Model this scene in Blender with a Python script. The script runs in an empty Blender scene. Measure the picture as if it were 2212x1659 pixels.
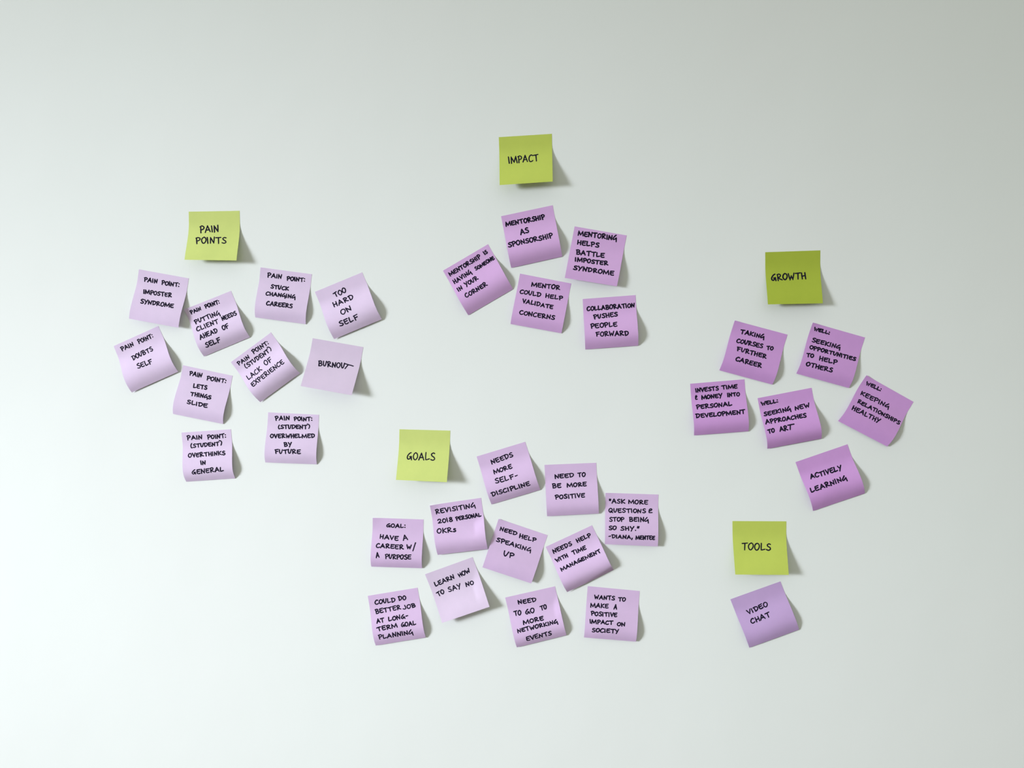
import bpy, math, random
from mathutils import Matrix, Vector

# ------------------------------------------------------------------ camera, world, lights, exposure
scene = bpy.context.scene
COL = scene.collection
CAM_Z = 1.45            # lens height above the floor
CAM_D = 1.11216           # lens distance from the wall (the wall's face is the plane y = 0)
YAW, PITCH = 0.05934, -0.06283

cam_data = bpy.data.cameras.new('camera')
cam_data.sensor_fit = 'HORIZONTAL'
cam_data.sensor_width = 36.0
cam_data.lens = 36.0 * 1660.0 / 2212.0
cam_data.clip_start = 0.02
cam = bpy.data.objects.new('camera', cam_data)
COL.objects.link(cam)
cam.matrix_world = (Matrix.Translation((0, -CAM_D, CAM_Z)) @ Matrix.Rotation(YAW, 4, 'Z')
                    @ Matrix.Rotation(PITCH, 4, 'X') @ Matrix.Rotation(math.pi / 2, 4, 'X'))
scene.camera = cam

scene.view_settings.view_transform = 'Standard'
scene.view_settings.look = 'None'
scene.view_settings.gamma = 1.0
scene.view_settings.exposure = EXPOSURE = 0.0
scene.view_settings.use_curve_mapping = False

world = bpy.data.worlds.new('world')
scene.world = world
world.use_nodes = True
# overcast-sky distribution: brightest overhead, one third of that at the horizon, dim below it
wnt = world.node_tree
bg = wnt.nodes['Background']
wtc = wnt.nodes.new('ShaderNodeTexCoord')
wsep = wnt.nodes.new('ShaderNodeSeparateXYZ')
wnt.links.new(wtc.outputs['Generated'], wsep.inputs[0])
wmap = wnt.nodes.new('ShaderNodeMapRange')
wmap.inputs['From Min'].default_value = -0.35
wmap.inputs['From Max'].default_value = 1.0
wmap.inputs['To Min'].default_value = 0.25
wmap.inputs['To Max'].default_value = 2.2
wnt.links.new(wsep.outputs['Z'], wmap.inputs['Value'])
SKY = (0.445, 0.46, 0.405)
wmul = wnt.nodes.new('ShaderNodeVectorMath')
wmul.operation = 'SCALE'
wmul.inputs[0].default_value = SKY
wnt.links.new(wmap.outputs[0], wmul.inputs['Scale'])
wnt.links.new(wmul.outputs[0], bg.inputs[0])
bg.inputs[1].default_value = 1.0

def area(name, loc, target, sx, sy, power, color):
    d = bpy.data.lights.new(name, 'AREA')
    d.shape = 'RECTANGLE'
    d.size, d.size_y = sx, sy
    d.energy = power
    d.color = color
    o = bpy.data.objects.new(name, d)
    COL.objects.link(o)
    o.location = loc
    o.rotation_euler = (Vector(target) - Vector(loc)).to_track_quat('-Z', 'Z').to_euler()
    return o

# daylight entering through the window to the left, slanting down along the wall
sun_side = area('window_daylight', (-6.0, -3.4, 1.95), (-0.83, 0.0, 1.03), 1.8, 1.6, 17.6, (0.855, 0.888, 0.985))
sun_side.data.spread = math.radians(22.5)

# ------------------------------------------------------------------ helpers
def rnd(seed):
    return random.Random(seed)

def mesh_obj(name, verts, faces, mat, parent=None, smooth=False, uvs=None):
    me = bpy.data.meshes.new(name)
    me.from_pydata(verts, [], faces)
    me.materials.append(mat)
    if smooth:
        me.polygons.foreach_set('use_smooth', [True] * len(me.polygons))
    if uvs:
        lay = me.uv_layers.new(name='UVMap')
        for li, l in enumerate(me.loops):
            lay.data[li].uv = uvs[l.vertex_index]
    me.update()
    o = bpy.data.objects.new(name, me)
    COL.objects.link(o)
    if parent:
        o.parent = parent
    return o

def box(name, x0, x1, y0, y1, z0, z1, mat, parent=None):
    v = [(x0, y0, z0), (x1, y0, z0), (x1, y1, z0), (x0, y1, z0), (x0, y0, z1), (x1, y0, z1), (x1, y1, z1), (x0, y1, z1)]
    f = [(0, 3, 2, 1), (4, 5, 6, 7), (0, 1, 5, 4), (1, 2, 6, 5), (2, 3, 7, 6), (3, 0, 4, 7)]
    return mesh_obj(name, v, f, mat, parent)

# ------------------------------------------------------------------ materials
def new_mat(name):
    m = bpy.data.materials.new(name)
    m.use_nodes = True
    nt = m.node_tree
    return m, nt, nt.nodes['Principled BSDF']

def painted(name, color, rough=0.75, bump=0.12):
    """rolled wall paint: soft vertical roller stipple and sparse grains"""
    m, nt, b = new_mat(name)
    b.inputs['Roughness'].default_value = rough
    b.inputs['Specular IOR Level'].default_value = 0.25
    tc = nt.nodes.new('ShaderNodeTexCoord')
    mp = nt.nodes.new('ShaderNodeMapping')
    mp.inputs['Scale'].default_value = (1.0, 1.0, 0.42)
    nt.links.new(tc.outputs['Object'], mp.inputs[0])
    n1 = nt.nodes.new('ShaderNodeTexNoise')
    n1.inputs['Scale'].default_value = 330.0
    n1.inputs['Detail'].default_value = 3.0
    nt.links.new(mp.outputs[0], n1.inputs['Vector'])
    ramp = nt.nodes.new('ShaderNodeMapRange')
    ramp.inputs['From Min'].default_value = 0.52
    ramp.inputs['From Max'].default_value = 0.85
    nt.links.new(n1.outputs['Fac'], ramp.inputs['Value'])
    bp = nt.nodes.new('ShaderNodeBump')
    bp.inputs['Strength'].default_value = bump
    bp.inputs['Distance'].default_value = 0.0006
    nt.links.new(ramp.outputs[0], bp.inputs['Height'])
    n3 = nt.nodes.new('ShaderNodeTexNoise')
    n3.inputs['Scale'].default_value = 5.0
    n3.inputs['Detail'].default_value = 2.0
    nt.links.new(tc.outputs['Object'], n3.inputs['Vector'])
    bp2 = nt.nodes.new('ShaderNodeBump')
    bp2.inputs['Strength'].default_value = 0.5
    bp2.inputs['Distance'].default_value = 0.003
    nt.links.new(n3.outputs['Fac'], bp2.inputs['Height'])
    nt.links.new(bp.outputs[0], bp2.inputs['Normal'])
    nt.links.new(bp2.outputs[0], b.inputs['Normal'])
    n2 = nt.nodes.new('ShaderNodeTexNoise')
    n2.inputs['Scale'].default_value = 2.2
    n2.inputs['Detail'].default_value = 4.0
    nt.links.new(tc.outputs['Object'], n2.inputs['Vector'])
    mix = nt.nodes.new('ShaderNodeMix')
    mix.data_type = 'RGBA'
    mix.inputs['A'].default_value = (color[0] * 1.012, color[1] * 0.996, color[2] * 1.002, 1)
    mix.inputs['B'].default_value = (color[0] * 0.988, color[1] * 1.006, color[2] * 1.0, 1)
    nt.links.new(n2.outputs['Fac'], mix.inputs['Factor'])
    nt.links.new(mix.outputs['Result'], b.inputs['Base Color'])
    return m

def paper(name, color):
    """matte dyed paper, faint fibre mottling, a little light passing through"""
    m, nt, b = new_mat(name)
    out = nt.nodes['Material Output']
    b.inputs['Roughness'].default_value = 0.8
    b.inputs['Specular IOR Level'].default_value = 0.2
    tc = nt.nodes.new('ShaderNodeTexCoord')
    n1 = nt.nodes.new('ShaderNodeTexNoise')
    n1.inputs['Scale'].default_value = 55.0
    n1.inputs['Detail'].default_value = 5.0
    n1.inputs['Roughness'].default_value = 0.65
    nt.links.new(tc.outputs['Object'], n1.inputs['Vector'])
    mix = nt.nodes.new('ShaderNodeMix')
    mix.data_type = 'RGBA'
    mix.inputs['A'].default_value = (color[0] * 0.93, color[1] * 0.94, color[2] * 0.94, 1)
    mix.inputs['B'].default_value = (min(1, color[0] * 1.05), color[1] * 1.03, min(1, color[2] * 1.04), 1)
    nt.links.new(n1.outputs['Fac'], mix.inputs['Factor'])
    nt.links.new(mix.outputs['Result'], b.inputs['Base Color'])
    n2 = nt.nodes.new('ShaderNodeTexNoise')
    n2.inputs['Scale'].default_value = 900.0
    nt.links.new(tc.outputs['Object'], n2.inputs['Vector'])
    bp = nt.nodes.new('ShaderNodeBump')
    bp.inputs['Strength'].default_value = 0.10
    bp.inputs['Distance'].default_value = 0.0003
    nt.links.new(n2.outputs['Fac'], bp.inputs['Height'])
    nt.links.new(bp.outputs[0], b.inputs['Normal'])
    tr = nt.nodes.new('ShaderNodeBsdfTranslucent')
    nt.links.new(mix.outputs['Result'], tr.inputs['Color'])
    ms = nt.nodes.new('ShaderNodeMixShader')
    ms.inputs[0].default_value = 0.12
    nt.links.new(b.outputs[0], ms.inputs[1])
    nt.links.new(tr.outputs[0], ms.inputs[2])
    nt.links.new(ms.outputs[0], out.inputs['Surface'])
    return m

def plain(name, color, rough=0.5):
    m, nt, b = new_mat(name)
    b.inputs['Roughness'].default_value = rough
    tc = nt.nodes.new('ShaderNodeTexCoord')
    n = nt.nodes.new('ShaderNodeTexNoise')
    n.inputs['Scale'].default_value = 14.0
    nt.links.new(tc.outputs['Object'], n.inputs['Vector'])
    mix = nt.nodes.new('ShaderNodeMix')
    mix.data_type = 'RGBA'
    mix.inputs['A'].default_value = (*[c * 0.93 for c in color], 1)
    mix.inputs['B'].default_value = (*[min(1, c * 1.05) for c in color], 1)
    nt.links.new(n.outputs['Fac'], mix.inputs['Factor'])
    nt.links.new(mix.outputs['Result'], b.inputs['Base Color'])
    return m

M_WALL = painted('wall_paint', (0.800, 0.835, 0.805), bump=0.10)
M_FLOOR = plain('floor_boards', (0.16, 0.12, 0.09), 0.5)
M_TRIM = plain('trim_paint', (0.80, 0.80, 0.78), 0.4)
PAPERS = {
    'light_lilac': paper('light_lilac_paper', (0.79, 0.65, 0.85)),
    'pale_lilac': paper('pale_lilac_paper', (0.74, 0.62, 0.78)),
    'lilac': paper('lilac_paper', (0.74, 0.55, 0.8)),
    'deep_lilac': paper('deep_lilac_paper', (0.73, 0.46, 0.79)),
    'mauve': paper('mauve_paper', (0.67, 0.365, 0.74)),
    'cool_lilac': paper('cool_lilac_paper', (0.6, 0.42, 0.72)),
    'light_green': paper('light_yellow_green_paper', (0.66, 0.76, 0.235)),
    'green': paper('yellow_green_paper', (0.575, 0.68, 0.125)),
    'deep_green': paper('deep_yellow_green_paper', (0.44, 0.54, 0.06)),
}
M_INK, _nt, _b = new_mat('black_marker_ink')
_b.inputs['Base Color'].default_value = (0.012, 0.010, 0.024, 1)
_b.inputs['Roughness'].default_value = 0.8
_b.inputs['Specular IOR Level'].default_value = 0.05

# ------------------------------------------------------------------ the setting
XL, XR, YF, ZT = -6.9, 3.3, -5.6, 2.9
def structure(o):
    o['kind'] = 'structure'
    return o
structure(box('wall_back', XL, XR, 0.0, 0.12, 0.0, ZT, M_WALL))
structure(box('floor', XL, XR, YF, 0.0, -0.1, 0.0, M_FLOOR))
structure(box('baseboard_back', XL, XR, -0.016, 0.0, 0.0, 0.1, M_TRIM))

# ------------------------------------------------------------------ marker lettering: pen strokes on a 1-unit cap height
# (width, [(smooth?, [(x, y), ...]), ...])
GL = {
 'A': (.74, [(0, [(0, -.03), (.36, 1)]), (0, [(.36, 1), (.5, .6), (.72, .02)]), (0, [(.12, .33), (.62, .36)])]),
 'B': (.62, [(0, [(.1, .0), (.05, .95)]), (1, [(-.02, .95), (.32, 1), (.5, .8), (.36, .58), (.12, .5)]), (1, [(.12, .5), (.48, .48), (.62, .24), (.4, .02), (.08, .0)])]),
 'C': (.60, [(1, [(.56, .9), (.38, 1), (.12, .78), (.0, .4), (.12, .06), (.36, 0), (.6, .16)])]),
 'D': (.66, [(0, [(.12, .0), (.1, .93)]), (1, [(-.04, .93), (.3, 1), (.62, .8), (.62, .42), (.4, .1), (.12, .0)])]),
 'E': (.60, [(1, [(.08, .9), (.04, .42), (.12, .06), (.35, .0), (.6, .08)]), (0, [(.04, .92), (.6, 1.0)]), (0, [(.06, .5), (.5, .56)])]),
 'F': (.60, [(0, [(.14, 0), (.1, .92)]), (0, [(0, .9), (.6, 1.02)]), (0, [(.1, .46), (.52, .54)])]),
 'G': (.66, [(1, [(.5, 1), (.28, .85), (.02, .42), (.1, .08), (.34, .06), (.58, .42)]), (0, [(.34, .4), (.58, .44), (.64, -.04)])]),
 'g': (.66, [(1, [(.42, 1.08), (.2, .75), (-.02, .3), (.08, .1), (.3, .2), (.58, .52)]), (0, [(.58, .52), (.66, -.32)])]),
 'H': (.60, [(0, [(.08, 0), (.04, 1)]), (0, [(.56, -.02), (.52, 1)]), (0, [(.05, .46), (.55, .52)])]),
 'I': (.19, [(0, [(.09, 0), (.04, 1)])]),
 'J': (.54, [(1, [(.42, 1), (.5, .45), (.42, .08), (.2, 0), (.0, .2)])]),
 'K': (.64, [(0, [(.08, -.02), (.05, 1)]), (0, [(.58, .96), (.1, .44), (.64, .02)])]),
 'L': (.56, [(1, [(.06, 1), (.04, .5), (.06, .08), (.1, .03), (.3, .06), (.56, .16)])]),
 'M': (.94, [(0, [(.03, -.02), (.06, .97), (.46, .12), (.8, 1), (.94, .0)])]),
 'N': (.64, [(0, [(.05, -.02), (.05, .96), (.54, .04), (.6, 1.02)])]),
 'O': (.62, [(1, [(.34, 1), (.1, .82), (.0, .42), (.16, .04), (.4, .04), (.62, .45), (.56, .85), (.36, 1), (.3, .98)])]),
 'P': (.56, [(0, [(.12, -.04), (.06, .94)]), (1, [(-.03, .9), (.3, 1.03), (.56, .82), (.46, .55), (.12, .4)])]),
 'Q': (.70, [(1, [(.34, 1), (.1, .82), (.0, .42), (.16, .04), (.4, .04), (.62, .45), (.56, .85), (.36, 1), (.3, .98)]), (0, [(.34, .34), (.7, -.08)])]),
 'R': (.66, [(0, [(.1, -.04), (.06, .94)]), (1, [(-.02, .9), (.28, 1.03), (.5, .82), (.38, .58), (.12, .42)]), (0, [(.14, .42), (.4, .2), (.68, .06)])]),
 'S': (.56, [(1, [(.54, .94), (.34, 1), (.1, .82), (.2, .6), (.48, .42), (.54, .16), (.3, 0), (.02, .1)])]),
 'T': (.66, [(0, [(-.02, .9), (.34, .95), (.68, 1.0)]), (0, [(.34, .95), (.36, -.02)])]),
 't': (1.3, [(0, [(-.02, 1.06), (.6, 1.04), (1.25, 1.0)]), (0, [(.52, 1.04), (.26, -.02)])]),
 'U': (.58, [(1, [(.03, 1), (.04, .4), (.2, .02), (.4, .2), (.56, 1)])]),
 'V': (.58, [(0, [(0, 1), (.3, 0), (.58, 1.0)])]),
 'W': (.86, [(0, [(0, 1), (.22, 0), (.42, .62), (.62, .02), (.84, 1.02)])]),
 'X': (.6, [(0, [(.04, 1), (.6, 0)]), (0, [(.58, 1), (0, 0)])]),
 'Y': (.60, [(0, [(0, 1), (.16, .62), (.36, .5)]), (0, [(.6, 1.02), (.36, .45), (.18, -.16)])]),
 's': (.42, [(1, [(.4, .62), (.24, .68), (.08, .54), (.18, .4), (.36, .28), (.4, .1), (.22, 0), (.02, .06)])]),
 '2': (.6, [(1, [(.02, .8), (.2, 1), (.46, .9), (.44, .55), (.04, .02)]), (0, [(.04, .02), (.6, .08)])]),
 '0': (.56, [(1, [(.3, 1), (.08, .8), (.0, .4), (.16, .04), (.38, .06), (.56, .5), (.5, .86), (.3, 1)])]),
 '1': (.18, [(0, [(.09, 0), (.04, 1)])]),
 '8': (.58, [(1, [(.5, .86), (.3, 1), (.1, .82), (.26, .56), (.52, .3), (.44, .04), (.18, .0), (.04, .22), (.24, .52), (.48, .72), (.5, .86)])]),
 ':': (.14, [(0, [(.06, .78), (.08, .72)]), (0, [(.07, .16), (.08, .1)])]),
 '.': (.14, [(0, [(.05, .06), (.07, .02)])]),
 ',': (.2, [(0, [(.14, .2), (.02, -.26)])]),
 '-': (.42, [(0, [(.02, .46), (.38, .54)])]),
 '"': (.34, [(0, [(.07, 1.0), (.04, .62)]), (0, [(.28, 1.0), (.24, .62)])]),
 '(': (.32, [(1, [(.26, 1.08), (.06, .7), (.04, .25), (.14, -.02), (.32, -.04)])]),
 ')': (.42, [(1, [(-.08, 1.32), (.22, 1.2), (.4, .8), (.36, .35), (.22, .05)])]),
 '/': (.36, [(1, [(.34, 1), (.16, .5), (.02, 0)])]),
 '&': (.58, [(1, [(.06, .44), (.34, .56), (.54, .78), (.44, 1), (.2, .92), (.08, .55), (.05, .12), (.18, .02), (.56, .04)])]),
}
GAP = 0.20

def spline(pts, n=4):
    """Catmull-Rom through the points"""
    if len(pts) < 3:
        return pts
    P = [pts[0]] + list(pts) + [pts[-1]]
    out = []
    for i in range(1, len(P) - 2):
        p0, p1, p2, p3 = P[i - 1:i + 3]
        for k in range(n):
            t = k / n
            out.append(tuple(0.5 * (2 * b + (c - a) * t + (2 * a - 5 * b + 4 * c - d) * t * t + (3 * b - a - 3 * c + d) * t ** 3)
                             for a, b, c, d in zip(p0, p1, p2, p3)))
    out.append(pts[-1])
    return out

def letter_strokes(text, seed):
    """strokes of a run of text, x scaled to 0..1, y in cap heights"""
    r = rnd(seed)
    x = 0.0
    res = []
    for ch in text:
        w, strokes = GL[ch]
        rot = r.uniform(-.045, .045)
        sy = r.uniform(.94, 1.06)
        dy = r.uniform(-.04, .04)
        jx = r.uniform(-.02, .02)
        for sm, pts in strokes:
            q = [(px + r.uniform(-.018, .018), py + r.uniform(-.02, .02)) for px, py in pts]
            if sm:
                q = spline(q)
            q = [(x + jx + px - rot * (py - .5), (py * sy + dy) + rot * (px - w / 2)) for px, py in q]
            res.append(q)
        x += w + GAP
    total = x - GAP
    return [[(px / total, py) for px, py in q] for q in res]

# ------------------------------------------------------------------ sticky notes
def profile(t, H, tp, he, t0=.2):
    """height of the paper off the wall at fraction t of its length, metres"""
    z0 = .0002
    def herm(a, b, va, vb, ma, mb, x):
        w = b - a
        u = (x - a) / w
        return (va * (2 * u ** 3 - 3 * u ** 2 + 1) + vb * (-2 * u ** 3 + 3 * u ** 2)
                + ma * w * (u ** 3 - 2 * u ** 2 + u) + mb * w * (u ** 3 - u ** 2))
    if t <= t0:
        return z0
    if tp >= 1:
        return herm(t0, 1, z0, H, 0, H * 1.25, t)
    if t <= tp:
        return herm(t0, tp, z0, H, 0, 0, t)
    u, a = (t - tp) / (1 - tp), .8
    f = (u * u / (2 * a) if u < a else u - a / 2) / (1 - a / 2)
    return H - (H - he) * f

# where the stuck strip ends along the sheet, for the two notes pulled off at an angle
PEEL = {'learn': ((0, .28), (.8, .46), (1, .18)), 'revisiting': ((0, .2), (.8, .44), (1, .3)), 'needtogo': ((0, .2), (.88, .3), (1, .14))}
CORNER = {'putting': .0022, 'revisiting': .0022, 'wellopp': .0018, 'keeping': .0018, 'needhelp': .0012, 'taking': .0012, 'ask': .0010,
          'goalhave': .0012, 'stuck': .0008}

def make_note(rec, material):
    key = rec['k']
    r = rnd('note' + key)
    TL, TR, BR, BL = rec['c']
    H, tp, he = rec['p'][0] / 1000, rec['p'][1], rec['p'][2] / 1000
    a1, a2 = r.uniform(-.0004, .0004), r.uniform(-.0003, .0003)
    ph = r.uniform(0, 6.28)
    root = bpy.data.objects.new('sticky_note', None)
    root.empty_display_size = 0.02
    COL.objects.link(root)
    root.location = (rec['x'], 0, rec['z'])
    root.rotation_euler = (0, -rec['ang'], 0)
    root['label'] = rec['label']
    root['category'] = 'sticky note'
    if rec['group']:
        root['group'] = rec['group']

    peel = PEEL.get(key, ((0, .2), (1, .2)))
    tl = CORNER.get(key, r.uniform(0, .0003))

    def start(s):
        s = min(max(s, 0), 1)
        for (a, va), (b, vb) in zip(peel, peel[1:]):
            if s <= b:
                return va + (vb - va) * (s - a) / (b - a)

    def surf(s, t, off=0.0):
        x = (1 - t) * ((1 - s) * TL[0] + s * TR[0]) + t * ((1 - s) * BL[0] + s * BR[0])
        z = (1 - t) * ((1 - s) * TL[1] + s * TR[1]) + t * ((1 - s) * BL[1] + s * BR[1])
        tc = min(max(t, 0), 1)
        h = profile(tc, H, tp, he, start(s))
        ramp = min(1, max(0, (tc - .2) / .3)) * min(1, (1 - tc) / .12 + .35)
        h += ramp * (a1 * math.sin(3.1 * s + ph) + a2 * math.sin(6.0 * s + 4 * tc + ph))
        q = max(0, 1 - (s + tc) / .3)
        h += tl * q * q                                     # top left corner coming loose
        if key == 'needstime':                              # creased bottom right corner
            d = (s - .35) * .12 / .65 + (tc - 1.0)
            if d > 0:
                h -= .022 * d
        return (x, -max(h, .00015) - off, z)

    n = 34
    verts, uvs, faces = [], [], []
    for layer, off in ((0, 0.0), (1, -0.0001)):
        for j in range(n + 1):
            for i in range(n + 1):
                verts.append(surf(i / n, j / n, off))
                uvs.append((i / n, 1 - j / n))
    K = (n + 1) ** 2
    for j in range(n):
        for i in range(n):
            a = j * (n + 1) + i
            faces.append((a, a + n + 1, a + n + 2, a + 1))
            faces.append((K + a, K + a + 1, K + a + n + 2, K + a + n + 1))
    rim = ([(i, 0) for i in range(n)] + [(n, j) for j in range(n)] + [(n - i, n) for i in range(n)] + [(0, n - j) for j in range(n)])
    ids = [j * (n + 1) + i for i, j in rim]
    rim0 = len(faces)
    B = len(verts)
    M_ = len(ids)
    verts += [verts[a] for a in ids] + [verts[K + a] for a in ids]   # the cut edge has verts of its own, so it stays crisp
    uvs += [uvs[a] for a in ids] * 2
    for a in range(M_):
        b = (a + 1) % M_
        faces.append((B + a, B + b, B + M_ + b, B + M_ + a))
    sheet = mesh_obj('paper_sheet', verts, faces, material, root, smooth=True, uvs=uvs)
    sheet.data.polygons.foreach_set('use_smooth', [i < rim0 for i in range(len(faces))])

    size = 0.076
    half = rec['ink'] * 1.12 / 2000 / size            # pen half-width in sheet fractions
    for wi, segs in enumerate(rec['w']):
        V, Fc = [], []
        name = ''
        for si, (text, s0, t0, s1, t1, us, ut) in enumerate(segs):
            name += text
            # the boxes are ink to ink: draw half a pen width inside them
            wl, ul = math.hypot(s1 - s0, t1 - t0), math.hypot(us, ut)
            ax, ay, bx, by = (s1 - s0) / wl, (t1 - t0) / wl, us / ul, ut / ul
            s0, t0 = s0 + ax * half + bx * half * .8, t0 + ay * half + by * half * .8
            s1, t1 = s1 - ax * half + bx * half * .8, t1 - ay * half + by * half * .8
            us, ut = us - bx * half * 1.6, ut - by * half * 1.6
            for q in letter_strokes(text, key + str(wi) + text):
                pts = [(s0 + (s1 - s0) * px + us * py, t0 + (t1 - t0) * px + ut * py) for px, py in q]
                # resample
                fine = [pts[0]]
                for p, c in zip(pts, pts[1:]):
                    L = math.hypot(c[0] - p[0], c[1] - p[1])
                    m = max(1, int(L / .022))
                    fine += [(p[0] + (c[0] - p[0]) * k / m, p[1] + (c[1] - p[1]) * k / m) for k in range(1, m + 1)]
                pr = rnd(key + text + str(len(V)))
                w0, w1 = half * pr.uniform(.92, 1.1), half * pr.uniform(.86, 1.05)
                N = len(fine)
                base = len(V)
                dirs = []
                for k in range(N):
                    a, b = fine[max(0, k - 1)], fine[min(N - 1, k + 1)]
                    L = math.hypot(b[0] - a[0], b[1] - a[1]) or 1e-6
                    dirs.append(((b[0] - a[0]) / L, (b[1] - a[1]) / L))
                for k, (px, py) in enumerate(fine):
                    dx, dy = dirs[k]
                    hw = w0 + (w1 - w0) * k / max(1, N - 1)
                    V.append(surf(px - dy * hw, py + dx * hw, .00014))
                    V.append(surf(px + dy * hw, py - dx * hw, .00014))
                for k in range(N - 1):
                    a = base + 2 * k
                    Fc.append((a, a + 1, a + 3, a + 2))
                # round pen tips at the ends and at sharp corners
                tips = [(fine[0], w0), (fine[-1], w1)]
                for p, c, e in zip(pts, pts[1:], pts[2:]):
                    v1 = (c[0] - p[0], c[1] - p[1])
                    v2 = (e[0] - c[0], e[1] - c[1])
                    if v1[0] * v2[0] + v1[1] * v2[1] < .75 * math.hypot(*v1) * math.hypot(*v2):
                        tips.append((c, (w0 + w1) / 2))
                for (cx, cy), hw in tips:
                    b0 = len(V)
                    for k in range(10):
                        an = -2 * math.pi * k / 10
                        V.append(surf(cx + math.cos(an) * hw, cy + math.sin(an) * hw, .00016))
                    Fc.append(tuple(range(b0, b0 + 10)))
        mesh_obj('written_word', V, Fc, M_INK, root)
    return root

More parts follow.
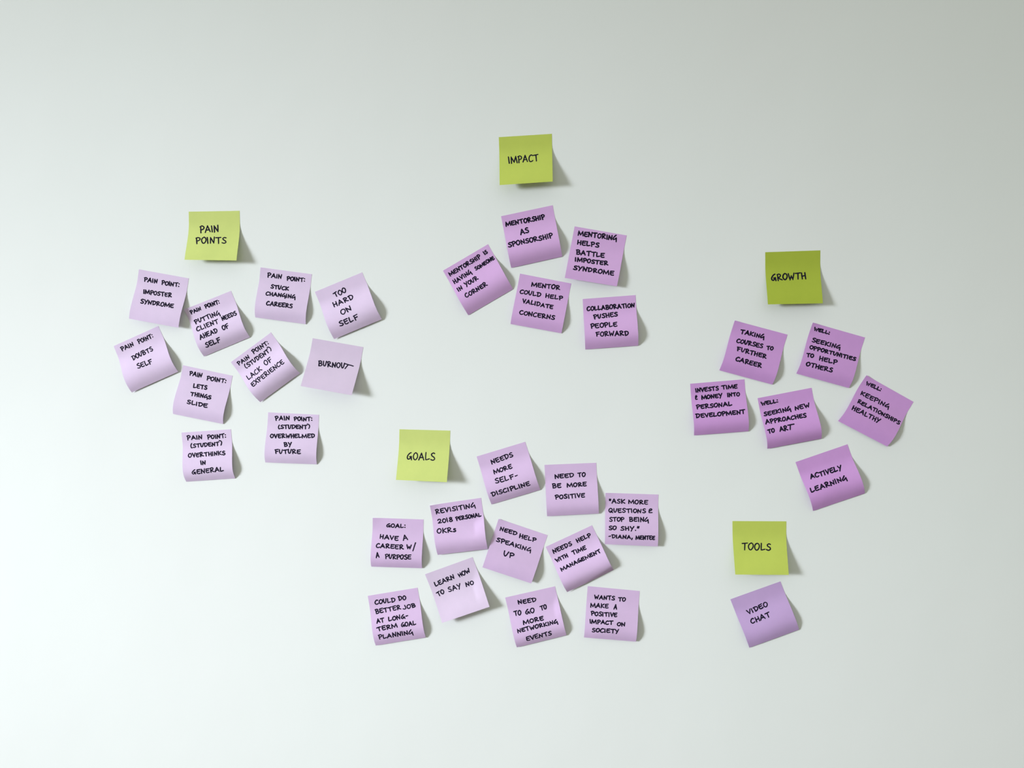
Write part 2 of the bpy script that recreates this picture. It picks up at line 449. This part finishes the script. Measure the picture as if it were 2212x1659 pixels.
NOTES = [
{"k":"painpoints","label":"yellow-green sticky note reading PAIN POINTS, heading of the left cluster","group":"yellow-green heading notes","x":-0.50341,"z":1.63199,"ang":0.00766,"c":[[-0.03822,0.0],[0.03822,0.0],[0.03764,-0.07357],[-0.03962,-0.07144]],"p":[15,1,15],"ink":1.65,"m":"light_green","w":[[["PAIN",0.2227,0.4417,0.6047,0.4237,-0.0165,-0.1519]],[["POINTS",0.1712,0.6612,0.7724,0.6642,-0.0171,-0.144]]]},
{"k":"impact","label":"yellow-green sticky note reading IMPACT, topmost note on the wall","group":"yellow-green heading notes","x":-0.0472,"z":1.73408,"ang":0.04679,"c":[[-0.03777,0.0],[0.03777,0.0],[0.03614,-0.07006],[-0.03868,-0.07063]],"p":[17,1,17],"ink":1.55,"m":"green","w":[[["IMPACT",0.1657,0.5556,0.7494,0.5511,-0.0078,-0.1518]]]},
{"k":"goals","label":"yellow-green sticky note reading GOALS, heading of the bottom middle cluster","group":"yellow-green heading notes","x":-0.1943,"z":1.31189,"ang":-0.02003,"c":[[-0.03764,0.0],[0.03764,0.0],[0.03629,-0.07292],[-0.03827,-0.07194]],"p":[18,1,18],"ink":1.55,"m":"light_green","w":[[["GOALS",0.1715,0.6035,0.733,0.6097,-0.0058,-0.1572]]]},
{"k":"growth","label":"yellow-green sticky note reading GROWTH, heading of the right cluster","group":"yellow-green heading notes","x":0.32946,"z":1.56845,"ang":0.02814,"c":[[-0.03797,0.0],[0.03797,0.0],[0.03694,-0.07453],[-0.0383,-0.07375]],"p":[13,1,13],"ink":1.65,"m":"deep_green","w":[[["GROWTH",0.0878,0.5572,0.7386,0.5362,0.001,-0.1377]]]},
{"k":"tools","label":"yellow-green sticky note reading TOOLS, above the VIDEO CHAT note","group":"yellow-green heading notes","x":0.29096,"z":1.18316,"ang":0.00943,"c":[[-0.03815,-0.0],[0.03815,-0.0],[0.03819,-0.07378],[-0.03685,-0.07393]],"p":[15,1,15],"ink":1.55,"m":"green","w":[[["TOOLS",0.1474,0.5604,0.7036,0.5688,0.0122,-0.1391]]]},
{"k":"imposter","label":"lilac sticky note reading PAIN POINT: IMPOSTER SYNDROME, tilted clockwise","group":"lilac notes under the PAIN POINTS heading","x":-0.58186,"z":1.54129,"ang":-0.17803,"c":[[-0.03832,0.0],[0.03832,0.0],[0.03789,-0.07406],[-0.03815,-0.0741]],"p":[9,0.9,8.5],"ink":1.55,"m":"light_lilac","w":[[["PAIN",0.1251,0.2263,0.4044,0.2153,-0.0004,-0.0936]],[["POINT:",0.4752,0.2261,0.8449,0.2112,-0.0008,-0.0935]],[["IMPOSTER",0.1631,0.4667,0.7398,0.4373,-0.012,-0.0928]],[["SYNDROME",0.1576,0.6599,0.8319,0.6378,-0.0116,-0.0924]]]},
{"k":"putting","label":"lilac sticky note about PUTTING CLIENT NEEDS AHEAD OF SELF","group":"lilac notes under the PAIN POINTS heading","x":-0.5162,"z":1.50241,"ang":0.36464,"c":[[-0.03791,0.0],[0.03791,0.0],[0.03918,-0.07356],[-0.0367,-0.07503]],"p":[7.8,0.75,1],"ink":1.5,"m":"light_lilac","w":[[["PAIN",0.0766,0.1437,0.3155,0.1354,-0.0021,-0.0805]],[["POINT:",0.3861,0.1443,0.7033,0.159,0.0051,-0.0878]],[["PUTTINg",0.0891,0.3556,0.6302,0.3665,-0.0047,-0.0977]],[["CLIENT",0.0833,0.5098,0.5622,0.5173,-0.0103,-0.103]],[["NEEDS",0.628,0.5029,0.9551,0.5021,-0.0104,-0.0965]],[["AHEAD",0.0951,0.6865,0.4861,0.6865,-0.008,-0.1036]],[["OF",0.5789,0.6881,0.7299,0.6907,-0.0056,-0.1043]],[["SELF",0.1287,0.8705,0.459,0.8845,0.0143,-0.103]]]},
{"k":"stuck","label":"lilac sticky note reading PAIN POINT: STUCK CHANGING CAREERS","group":"lilac notes under the PAIN POINTS heading","x":-0.39723,"z":1.54485,"ang":-0.13457,"c":[[-0.03846,0.0],[0.03846,0.0],[0.0382,-0.07361],[-0.03801,-0.07367]],"p":[6.3,0.77,1],"ink":1.55,"m":"light_lilac","w":[[["PAIN",0.1414,0.1759,0.4314,0.1792,0.0035,-0.0947]],[["POINT:",0.5241,0.1923,0.8879,0.1765,-0.0019,-0.0929]],[["STUCK",0.2342,0.3908,0.6028,0.3912,-0.0031,-0.0901]],[["CHANgINg",0.1666,0.5415,0.7578,0.5305,-0.0061,-0.0851]],[["CAREERS",0.2099,0.7361,0.7304,0.7234,-0.0033,-0.0922]]]},
{"k":"toohard","label":"lilac sticky note reading TOO HARD ON SELF, rightmost of the upper left cluster","group":"lilac notes under the PAIN POINTS heading","x":-0.31987,"z":1.52803,"ang":0.37876,"c":[[-0.03797,-0.0],[0.03797,-0.0],[0.03929,-0.07404],[-0.03731,-0.0746]],"p":[8.4,0.74,2.5],"ink":1.55,"m":"light_lilac","w":[[["TOO",0.3123,0.2582,0.5806,0.2467,-0.0051,-0.1094]],[["HARD",0.2348,0.4336,0.6688,0.4274,-0.0082,-0.1042]],[["ON",0.3281,0.6381,0.5654,0.6176,-0.0156,-0.1119]],[["SELF",0.2118,0.8341,0.6194,0.841,0.0048,-0.1098]]]},
{"k":"doubts","label":"lilac sticky note reading PAIN POINT: DOUBTS SELF, leftmost note on the wall","group":"lilac notes under the PAIN POINTS heading","x":-0.62747,"z":1.44941,"ang":0.40562,"c":[[-0.03786,0.0],[0.03786,0.0],[0.03817,-0.07404],[-0.0405,-0.07414]],"p":[7.2,0.74,2],"ink":1.45,"m":"light_lilac","w":[[["PAIN",0.1124,0.1643,0.3952,0.1668,-0.0021,-0.091]],[["POINT:",0.4853,0.1723,0.8232,0.1752,-0.0009,-0.098]],[["DOUBTS",0.2695,0.4298,0.7294,0.4181,-0.0174,-0.1045]],[["SELF",0.3171,0.6341,0.6427,0.6532,-0.0085,-0.1091]]]},
{"k":"lets","label":"lilac sticky note reading PAIN POINT: LETS THINGS SLIDE","group":"lilac notes under the PAIN POINTS heading","x":-0.51885,"z":1.39835,"ang":-0.20188,"c":[[-0.03836,-0.0],[0.03836,-0.0],[0.03728,-0.07372],[-0.04058,-0.07468]],"p":[6.3,0.76,1],"ink":1.55,"m":"light_lilac","w":[[["PAIN",0.1532,0.1739,0.4156,0.1727,0.0003,-0.0961]],[["POINT:",0.5063,0.195,0.9051,0.1877,-0.0006,-0.0965]],[["LETS",0.2841,0.4008,0.5714,0.3832,-0.0124,-0.0952]],[["THINgS",0.276,0.5622,0.6985,0.556,-0.009,-0.0866]],[["SLIDE",0.2474,0.7327,0.6684,0.7354,-0.003,-0.0898]]]},
{"k":"lack","label":"lilac sticky note about LACK OF EXPERIENCE, turned steeply counterclockwise","group":"lilac notes under the PAIN POINTS heading","x":-0.45268,"z":1.43283,"ang":0.62048,"c":[[-0.03781,0.0],[0.03781,0.0],[0.03776,-0.07387],[-0.03653,-0.07374]],"p":[8.4,0.74,1.8],"ink":1.4,"m":"light_lilac","w":[[["PAIN",0.0813,0.157,0.3635,0.1695,0.0041,-0.0873]],[["POINT:",0.4569,0.1475,0.8415,0.1655,0.004,-0.0946]],[["(STUDENT)",0.1661,0.2933,0.818,0.3135,-0.0001,-0.0967]],[["LACK",0.0902,0.5148,0.4447,0.5187,-0.0107,-0.1127]],[["OF",0.5341,0.4882,0.7165,0.4944,-0.0079,-0.1103]],[["EXPERIENCE",0.0866,0.6847,0.9008,0.672,-0.008,-0.1018]]]},
{"k":"burnout","label":"pale lilac sticky note with the single word BURNOUT, bottom lifted off the wall","group":"lilac notes under the PAIN POINTS heading","x":-0.32185,"z":1.43981,"ang":-0.17088,"c":[[-0.03823,0.0],[0.03823,0.0],[0.03656,-0.07082],[-0.03973,-0.07074]],"p":[17,1,17],"ink":1.55,"m":"pale_lilac","w":[[["BURNOU",0.2144,0.5461,0.7339,0.5025,-0.0188,-0.116],["t",0.6951,0.5064,0.8983,0.5162,-0.0031,-0.1107]]]},
{"k":"overthinks","label":"lilac sticky note reading PAIN POINT: (STUDENT) OVERTHINKS IN GENERAL","group":"lilac notes under the PAIN POINTS heading","x":-0.52369,"z":1.30803,"ang":0.07359,"c":[[-0.03802,-0.0],[0.03802,-0.0],[0.03782,-0.07403],[-0.0378,-0.07426]],"p":[7.8,0.77,0.8],"ink":1.55,"m":"light_lilac","w":[[["PAIN",0.0917,0.1611,0.4146,0.1642,0.0041,-0.0949]],[["POINT:",0.5049,0.1789,0.8955,0.1696,0.0006,-0.0948]],[["(STUDENT)",0.1545,0.3303,0.8061,0.3185,-0.0046,-0.0902]],[["OVERTHINKS",0.1127,0.5138,0.8718,0.5082,-0.0097,-0.0918]],[["IN",0.3601,0.6732,0.4789,0.6711,-0.0076,-0.0922]],[["GENERAL",0.1706,0.85,0.8224,0.8315,0.0063,-0.1015]]]},
{"k":"overwhelmed","label":"lilac sticky note reading PAIN POINT: (STUDENT) OVERWHELMED BY FUTURE","group":"lilac notes under the PAIN POINTS heading","x":-0.39018,"z":1.33486,"ang":-0.04266,"c":[[-0.03838,0.0],[0.03838,0.0],[0.03731,-0.07391],[-0.04085,-0.07507]],"p":[6.3,0.77,1],"ink":1.55,"m":"light_lilac","w":[[["PAIN",0.1405,0.1617,0.4396,0.1371,-0.0079,-0.0931]],[["POINT:",0.5059,0.1507,0.8785,0.1358,-0.0034,-0.0904]],[["(STUDENT)",0.2074,0.323,0.8437,0.2968,-0.0072,-0.0873]],[["OVERWHELMED",0.0771,0.5098,0.9548,0.4673,-0.0118,-0.0873]],[["BY",0.3638,0.6648,0.525,0.6522,-0.0135,-0.0959]],[["FUTURE",0.1941,0.811,0.7057,0.7919,-0.0043,-0.096]]]},
{"k":"mentas","label":"lilac sticky note reading MENTORSHIP AS SPONSORSHIP, below the IMPACT note","group":"lilac notes under the IMPACT heading","x":-0.04488,"z":1.62833,"ang":0.19866,"c":[[-0.03764,0.0],[0.03764,-0.0],[0.037,-0.07411],[-0.03785,-0.07503]],"p":[8.4,0.74,1],"ink":1.7,"m":"deep_lilac","w":[[["MENTORSHIP",0.0466,0.2177,0.819,0.2317,-0.0,-0.1]],[["AS",0.294,0.4327,0.4749,0.4227,-0.009,-0.1153]],[["SPONSORSHIP",0.0212,0.625,0.9013,0.6256,-0.0032,-0.1047]]]},
{"k":"menthelps","label":"lilac sticky note reading MENTORING HELPS BATTLE IMPOSTER SYNDROME","group":"lilac notes under the IMPACT heading","x":0.06044,"z":1.59898,"ang":-0.17763,"c":[[-0.03757,0.0],[0.03757,0.0],[0.03671,-0.07385],[-0.03813,-0.07485]],"p":[9.5,0.88,9],"ink":1.7,"m":"deep_lilac","w":[[["MENTORINg",0.0842,0.1662,0.8408,0.1356,-0.0062,-0.1025]],[["HELPS",0.1007,0.338,0.5332,0.325,-0.0051,-0.1003]],[["BATTLE",0.1163,0.5255,0.6723,0.5025,-0.0062,-0.1016]],[["IMPOSTER",0.12,0.6668,0.7633,0.6396,-0.0058,-0.0906]],[["SYNDROME",0.1199,0.8242,0.909,0.8149,-0.0036,-0.0942]]]},
{"k":"mentis","label":"lilac sticky note reading MENTORSHIP IS HAVING SOMEONE IN YOUR CORNER","group":"lilac notes under the IMPACT heading","x":-0.1334,"z":1.5626,"ang":0.5201,"c":[[-0.03771,-0.0],[0.03771,-0.0],[0.03714,-0.07385],[-0.03786,-0.07403]],"p":[7.2,0.72,0.8],"ink":1.55,"m":"deep_lilac","w":[[["MENTORSHIP",0.058,0.1734,0.7657,0.1719,-0.0015,-0.0932]],[["IS",0.8421,0.1556,0.9252,0.1473,-0.0098,-0.0845]],[["HAVINg",0.0612,0.3468,0.4682,0.3339,-0.0054,-0.0952]],[["SOMEONE",0.5454,0.3331,0.9813,0.3233,-0.0037,-0.0822]],[["IN",0.0596,0.5189,0.1748,0.5145,-0.0063,-0.0904]],[["YOUR",0.2276,0.5116,0.5204,0.5091,-0.0039,-0.096]],[["CORNER",0.1308,0.7032,0.6194,0.699,-0.0028,-0.0939]]]},
{"k":"mentcould","label":"lilac sticky note reading MENTOR COULD HELP VALIDATE CONCERNS","group":"lilac notes under the IMPACT heading","x":-0.01777,"z":1.53187,"ang":-0.19381,"c":[[-0.03742,-0.0],[0.03742,-0.0],[0.03779,-0.07256],[-0.03697,-0.07351]],"p":[6.3,0.78,1],"ink":1.55,"m":"deep_lilac","w":[[["MENTOR",0.2486,0.2096,0.817,0.1715,-0.0063,-0.0977]],[["COULD",0.0566,0.3847,0.4795,0.38,-0.0018,-0.0936]],[["HELP",0.5544,0.3738,0.9023,0.3632,-0.0032,-0.0907]],[["VALIDATE",0.1381,0.5568,0.7528,0.5694,0.0006,-0.0904]],[["CONCERNS",0.1275,0.7905,0.8265,0.7733,-0.0028,-0.093]]]},
{"k":"collab","label":"lilac sticky note reading COLLABORATION PUSHES PEOPLE FORWARD","group":"lilac notes under the IMPACT heading","x":0.07312,"z":1.50516,"ang":0.0721,"c":[[-0.03776,-0.0],[0.03776,0.0],[0.03692,-0.07225],[-0.03881,-0.07238]],"p":[9.0,0.75,1.2],"ink":1.6,"m":"deep_lilac","w":[[["COLLABORATION",0.0638,0.2475,0.98,0.2462,-0.0022,-0.0977]],[["PUSHES",0.186,0.4194,0.651,0.395,-0.0054,-0.0963]],[["PEOPLE",0.1141,0.5964,0.6272,0.5948,-0.0011,-0.1009]],[["FORWARD",0.2009,0.7641,0.8253,0.789,0.0019,-0.1004]]]},
{"k":"taking","label":"mauve sticky note reading TAKING COURSES TO FURTHER CAREER","group":"mauve notes under the GROWTH heading","x":0.28786,"z":1.46151,"ang":-0.26438,"c":[[-0.03839,0.0],[0.03839,0.0],[0.03769,-0.07369],[-0.03976,-0.07375]],"p":[6.83,0.77,1.2],"ink":1.6,"m":"mauve","w":[[["TAKINg",0.1593,0.217,0.6203,0.2011,-0.0062,-0.0896]],[["COURSES",0.1348,0.4074,0.6395,0.3837,-0.0037,-0.0938]],[["TO",0.6999,0.3857,0.8335,0.3703,-0.0079,-0.0835]],[["FURTHER",0.1761,0.5552,0.7482,0.5608,0.002,-0.0938]],[["CAREER",0.203,0.7494,0.7066,0.753,-0.0009,-0.0931]]]},
{"k":"wellopp","label":"mauve sticky note reading WELL: SEEKING OPPORTUNITIES TO HELP OTHERS","group":"mauve notes under the GROWTH heading","x":0.39561,"z":1.45793,"ang":-0.28102,"c":[[-0.03796,0.0],[0.03796,0.0],[0.03781,-0.07433],[-0.03841,-0.07515]],"p":[6.3,0.78,1.6],"ink":1.6,"m":"mauve","w":[[["WELL:",0.0532,0.1375,0.3687,0.1384,-0.0027,-0.0764]],[["SEEKINg",0.0785,0.3564,0.6375,0.3502,-0.0009,-0.09]],[["OPPORTUNITIES",0.0711,0.4952,0.9594,0.4841,0.001,-0.0824]],[["TO",0.0545,0.655,0.2037,0.6367,-0.0085,-0.0814]],[["HELP",0.2892,0.6571,0.641,0.6417,-0.0025,-0.0916]],[["OTHERS",0.0963,0.8207,0.6033,0.8112,-0.0057,-0.0905]]]},
{"k":"keeping","label":"mauve sticky note reading WELL: KEEPING RELATIONSHIPS HEALTHY, rightmost note on the wall","group":"mauve notes under the GROWTH heading","x":0.46818,"z":1.37552,"ang":-0.51375,"c":[[-0.03817,0.0],[0.03817,0.0],[0.03859,-0.07258],[-0.03904,-0.07517]],"p":[6.83,0.77,2.5],"ink":1.5,"m":"mauve","w":[[["WELL:",0.0773,0.1592,0.3902,0.1388,-0.0087,-0.0768]],[["KEEPINg",0.0817,0.3767,0.6719,0.3519,-0.0033,-0.0917]],[["RELATIONSHIPS",0.0996,0.5365,0.9724,0.5286,0.0012,-0.0827]],[["HEALTHY",0.066,0.7017,0.6365,0.6895,-0.0031,-0.0938]]]},
{"k":"invests","label":"mauve sticky note reading INVESTS TIME & MONEY INTO PERSONAL DEVELOPMENT","group":"mauve notes under the GROWTH heading","x":0.22782,"z":1.38457,"ang":0.08718,"c":[[-0.03838,-0.0],[0.03838,-0.0],[0.03867,-0.07467],[-0.03855,-0.07444]],"p":[7.8,0.77,1.5],"ink":1.6,"m":"mauve","w":[[["INVESTS",0.0803,0.1827,0.5246,0.1719,-0.0028,-0.0905]],[["TIME",0.5635,0.1656,0.8654,0.1687,0.0001,-0.0885]],[["&",0.065,0.3207,0.1209,0.3173,-0.0038,-0.0862]],[["MONEY",0.178,0.3244,0.5751,0.3191,0.0001,-0.0894]],[["INTO",0.6529,0.3176,0.898,0.3141,0.0004,-0.086]],[["PERSONAL",0.0662,0.4991,0.7358,0.4887,0.002,-0.0911]],[["DEVELOPMENT",0.0405,0.667,0.9559,0.6536,0.0012,-0.0898]]]},
{"k":"wellappr","label":"mauve sticky note reading WELL: SEEKING NEW APPROACHES TO ART","group":"mauve notes under the GROWTH heading","x":0.32249,"z":1.36854,"ang":0.1991,"c":[[-0.03829,0.0],[0.03829,0.0],[0.03874,-0.07374],[-0.03823,-0.07387]],"p":[9.6,0.76,2],"ink":1.6,"m":"mauve","w":[[["WELL:",0.0382,0.1641,0.364,0.1628,-0.0007,-0.083]],[["SEEKINg",0.0427,0.3715,0.5582,0.3612,0.0027,-0.0879]],[["NEW",0.6187,0.3692,0.9055,0.3604,0.0027,-0.0878]],[["APPROACHES",0.0344,0.5172,0.7955,0.5357,0.0085,-0.0877]],[["TO",0.0363,0.7014,0.1749,0.6983,0.002,-0.0892]],[["ARt",0.2511,0.7055,0.5463,0.7046,0.0044,-0.1001]]]},
{"k":"actively","label":"mauve sticky note reading ACTIVELY LEARNING, lowest of the right cluster","group":"mauve notes under the GROWTH heading","x":0.37601,"z":1.28265,"ang":0.35049,"c":[[-0.03827,0.0],[0.03827,0.0],[0.03849,-0.07451],[-0.03801,-0.07478]],"p":[7.8,0.72,1.2],"ink":1.65,"m":"mauve","w":[[["ACTIVELY",0.1426,0.4028,0.7508,0.4286,0.0108,-0.0967]],[["LEARNINg",0.0544,0.6379,0.7676,0.623,0.004,-0.0968]]]},
{"k":"video","label":"lilac sticky note reading VIDEO CHAT, below the green TOOLS note","group":"lilac notes under the TOOLS heading","x":0.28726,"z":1.08154,"ang":0.37409,"c":[[-0.03807,0.0],[0.03807,0.0],[0.03815,-0.0754],[-0.03768,-0.07629]],"p":[6.6,0.74,1.6],"ink":1.55,"m":"cool_lilac","w":[[["VIDEO",0.1985,0.3926,0.6268,0.365,-0.0026,-0.0976]],[["CHAT",0.1912,0.5694,0.5908,0.555,0.0008,-0.0972]]]},
{"k":"needsmore","label":"lilac sticky note reading NEEDS MORE SELF-DISCIPLINE, right of the GOALS note","group":"lilac notes under the GOALS heading","x":-0.08244,"z":1.28443,"ang":0.30317,"c":[[-0.03738,-0.0],[0.03738,-0.0],[0.03763,-0.07375],[-0.03748,-0.07393]],"p":[7.8,0.74,1],"ink":1.55,"m":"lilac","w":[[["NEEDS",0.2328,0.2456,0.6999,0.2189,-0.0048,-0.1012]],[["MORE",0.2268,0.4397,0.6164,0.4265,-0.0054,-0.0946]],[["SELF-",0.1997,0.6175,0.6769,0.6352,0.002,-0.1055]],[["DISCIPLINE",0.061,0.8439,0.8497,0.8462,0.0037,-0.0974]]]},
{"k":"needtobe","label":"lilac sticky note reading NEED TO BE MORE POSITIVE","group":"lilac notes under the GOALS heading","x":0.0189,"z":1.26382,"ang":0.05005,"c":[[-0.03755,0.0],[0.03755,0.0],[0.03819,-0.07421],[-0.0373,-0.07551]],"p":[7.35,0.79,2.2],"ink":1.55,"m":"lilac","w":[[["NEED",0.1767,0.2789,0.5637,0.269,-0.0017,-0.0924]],[["TO",0.6249,0.274,0.7901,0.2674,-0.003,-0.0979]],[["BE",0.1271,0.4624,0.3071,0.4562,-0.0033,-0.0955]],[["MORE",0.4048,0.4574,0.8006,0.449,-0.0014,-0.088]],[["POSITIVE",0.1678,0.6677,0.7553,0.6575,-0.0016,-0.0926]]]},
{"k":"ask","label":"lilac sticky note with a signed quote, \"ASK MORE QUESTIONS & STOP BEING SO SHY.\"","group":"lilac notes under the GOALS heading","x":0.10837,"z":1.22102,"ang":-0.02231,"c":[[-0.03817,0.0],[0.03817,0.0],[0.03908,-0.07478],[-0.03739,-0.07434]],"p":[8,0.8,6],"ink":1.5,"m":"lilac","w":[[["\"ASK",0.0579,0.2092,0.3781,0.2055,0.0005,-0.0978]],[["MORE",0.4264,0.2037,0.8089,0.2058,0.0018,-0.0908]],[["QUESTIONS",0.0558,0.3863,0.7706,0.3714,0.0008,-0.0891]],[["&",0.8124,0.3682,0.8968,0.3627,-0.0028,-0.0934]],[["STOP",0.0682,0.5538,0.3637,0.5463,0.001,-0.0904]],[["BEINg",0.4473,0.5392,0.8254,0.534,0.0026,-0.0917]],[["SO",0.0573,0.7117,0.2191,0.709,0.0015,-0.0887]],[["SHY.\"",0.2822,0.7144,0.6513,0.7072,0.0014,-0.0917]],[["-DIANA,",0.0602,0.8724,0.5309,0.8722,0.0014,-0.0821]],[["MENTEE",0.5728,0.8788,0.9449,0.8703,-0.0005,-0.0868]]]},
{"k":"revisiting","label":"lilac sticky note reading REVISITING 2018 PERSONAL OKRs","group":"lilac notes under the GOALS heading","x":-0.14937,"z":1.20609,"ang":0.15843,"c":[[-0.03829,0.0],[0.03829,0.0],[0.03634,-0.07577],[-0.03865,-0.07414]],"p":[9.6,0.76,3.5],"ink":1.5,"m":"lilac","w":[[["REVISITINg",0.0749,0.1976,0.87,0.1717,-0.0013,-0.0991]],[["2018",0.0903,0.3873,0.4001,0.3849,-0.0031,-0.0939]],[["PERSONAL",0.4499,0.3834,0.9626,0.3668,-0.0054,-0.0867]],[["OKRs",0.0591,0.566,0.4421,0.582,0.0013,-0.0996]]]},
{"k":"goalhave","label":"lilac sticky note reading GOAL: HAVE A CAREER W/ A PURPOSE","group":"lilac notes under the GOALS heading","x":-0.23496,"z":1.17945,"ang":-0.02047,"c":[[-0.03799,-0.0],[0.03799,-0.0],[0.03691,-0.07296],[-0.03934,-0.07337]],"p":[7.88,0.78,1.8],"ink":1.55,"m":"lilac","w":[[["GOAL:",0.2657,0.19,0.653,0.1959,0.0019,-0.0912]],[["HAVE",0.1426,0.4156,0.5236,0.4481,0.0045,-0.0938]],[["A",0.6078,0.4404,0.715,0.4232,-0.0236,-0.1159]],[["CAREER",0.0878,0.5939,0.6396,0.608,-0.0023,-0.096]],[["W",0.6883,0.6007,0.7948,0.6012,-0.0034,-0.0946],["/",0.8117,0.6452,0.8796,0.6454,-0.0062,-0.1767]],[["A",0.103,0.7994,0.1842,0.7878,-0.016,-0.1154]],[["PURPOSE",0.2798,0.8107,0.7995,0.8052,-0.0009,-0.1023]]]},
{"k":"needhelp","label":"lilac sticky note reading NEED HELP SPEAKING UP, tilted clockwise","group":"lilac notes under the GOALS heading","x":-0.04968,"z":1.16969,"ang":-0.31598,"c":[[-0.03787,0.0],[0.03787,-0.0],[0.03728,-0.07446],[-0.0381,-0.07518]],"p":[8.5,0.82,6],"ink":1.55,"m":"lilac","w":[[["NEED",0.0789,0.2231,0.4357,0.2084,-0.0033,-0.0866]],[["HELP",0.4795,0.2345,0.8253,0.2145,-0.0053,-0.0916]],[["SPEAKINg",0.0817,0.4407,0.7992,0.4241,-0.0021,-0.0878]],[["UP",0.3013,0.6516,0.5184,0.6395,-0.006,-0.1027]]]},
{"k":"needstime","label":"lilac sticky note reading NEEDS HELP WITH TIME MANAGEMENT, creased bottom corner","group":"lilac notes under the GOALS heading","x":0.0172,"z":1.15706,"ang":0.45601,"c":[[-0.03763,0.0],[0.03763,0.0],[0.03742,-0.07295],[-0.03814,-0.07333]],"p":[10.2,0.77,3],"ink":1.55,"m":"lilac","w":[[["NEEDS",0.0776,0.1987,0.4917,0.197,0.001,-0.0946]],[["HELP",0.585,0.2018,0.8993,0.2071,0.0028,-0.0929]],[["WITH",0.0547,0.3703,0.3272,0.3707,-0.0012,-0.0823]],[["TIME",0.4069,0.3777,0.7121,0.3845,0.0012,-0.0885]],[["MANAGEMENT",0.0784,0.5591,0.9423,0.5514,-0.0031,-0.0797]]]},
{"k":"learn","label":"pale lilac sticky note reading LEARN HOW TO SAY NO, with a folded right edge","group":"lilac notes under the GOALS heading","x":-0.16006,"z":1.10983,"ang":0.36435,"c":[[-0.038,-0.0],[0.038,-0.0],[0.03767,-0.07457],[-0.03711,-0.0737]],"p":[13,1,13],"ink":1.5,"m":"pale_lilac","w":[[["LEARN",0.0975,0.3176,0.5279,0.2888,-0.0045,-0.1018]],[["HOW",0.6039,0.3007,0.8663,0.2706,-0.0092,-0.0942]],[["TO",0.0735,0.5179,0.2358,0.5004,-0.013,-0.1006]],[["SAY",0.3046,0.5065,0.5834,0.5111,0.0007,-0.1027]],[["NO",0.6683,0.5208,0.8496,0.5242,0.0006,-0.0938]]]},
{"k":"coulddo","label":"lilac sticky note reading COULD DO BETTER JOB AT LONG-TERM GOAL PLANNING","group":"lilac notes under the GOALS heading","x":-0.2445,"z":1.06874,"ang":0.18294,"c":[[-0.03827,0.0],[0.03827,0.0],[0.03669,-0.07568],[-0.04037,-0.07597]],"p":[7.2,0.77,2],"ink":1.55,"m":"lilac","w":[[["COULD",0.1069,0.2015,0.5263,0.2139,0.0034,-0.0969]],[["DO",0.5828,0.2021,0.7457,0.2011,0.0001,-0.0936]],[["BETTER",0.0956,0.3808,0.6164,0.3701,-0.0064,-0.0951]],[["JOB",0.6445,0.3863,0.9137,0.3726,-0.0085,-0.09]],[["AT",0.0947,0.5543,0.2599,0.5536,-0.006,-0.0874]],[["LONG-",0.3359,0.5551,0.747,0.5523,-0.0062,-0.0913]],[["TERM",0.0907,0.7059,0.5101,0.6928,-0.0066,-0.092]],[["GOAL",0.5676,0.6987,0.874,0.702,-0.002,-0.0911]],[["PLANNINg",0.0895,0.8727,0.7839,0.8782,0.0055,-0.1019]]]},
{"k":"needtogo","label":"lilac sticky note reading NEED TO GO TO MORE NETWORKING EVENTS","group":"lilac notes under the GOALS heading","x":-0.03947,"z":1.07262,"ang":0.24468,"c":[[-0.03787,-0.0],[0.03787,-0.0],[0.03712,-0.07453],[-0.0389,-0.07629]],"p":[7.8,0.78,2],"ink":1.55,"m":"lilac","w":[[["NEED",0.2112,0.1941,0.5824,0.2162,0.0064,-0.0941]],[["TO",0.0878,0.3935,0.2456,0.4002,0.0028,-0.099]],[["GO",0.3144,0.4159,0.5086,0.4087,-0.0062,-0.0988]],[["TO",0.6154,0.4045,0.7576,0.4025,-0.003,-0.0965]],[["MORE",0.2269,0.5806,0.6481,0.5873,-0.001,-0.0879]],[["NETWORKINg",0.0851,0.7045,0.9044,0.7073,-0.0016,-0.0838]],[["EVENTS",0.2176,0.9046,0.7361,0.9094,0.0037,-0.1018]]]},
{"k":"wants","label":"lilac sticky note reading WANTS TO MAKE A POSITIVE IMPACT ON SOCIETY","group":"lilac notes under the GOALS heading","x":0.08317,"z":1.08011,"ang":-0.07644,"c":[[-0.03803,0.0],[0.03803,0.0],[0.03876,-0.07497],[-0.03736,-0.0762]],"p":[7.35,0.79,3],"ink":1.55,"m":"lilac","w":[[["WANTS",0.136,0.2444,0.5414,0.2339,-0.0009,-0.0919]],[["TO",0.5991,0.2424,0.7507,0.2382,-0.0011,-0.0891]],[["MAKE",0.0703,0.407,0.435,0.3913,-0.0018,-0.0888]],[["A",0.5225,0.4031,0.5964,0.4029,0.0027,-0.0998]],[["POSITIVE",0.0958,0.5534,0.6083,0.5397,-0.0001,-0.0873]],[["IMPACT",0.0765,0.6977,0.5371,0.688,-0.0001,-0.0868]],[["ON",0.6028,0.7007,0.7699,0.6983,0.0009,-0.0812]],[["SOCIETY",0.1297,0.8629,0.6607,0.8446,-0.0026,-0.0949]]]}
]
for rec in NOTES:
    make_note(rec, PAPERS[rec['m']])
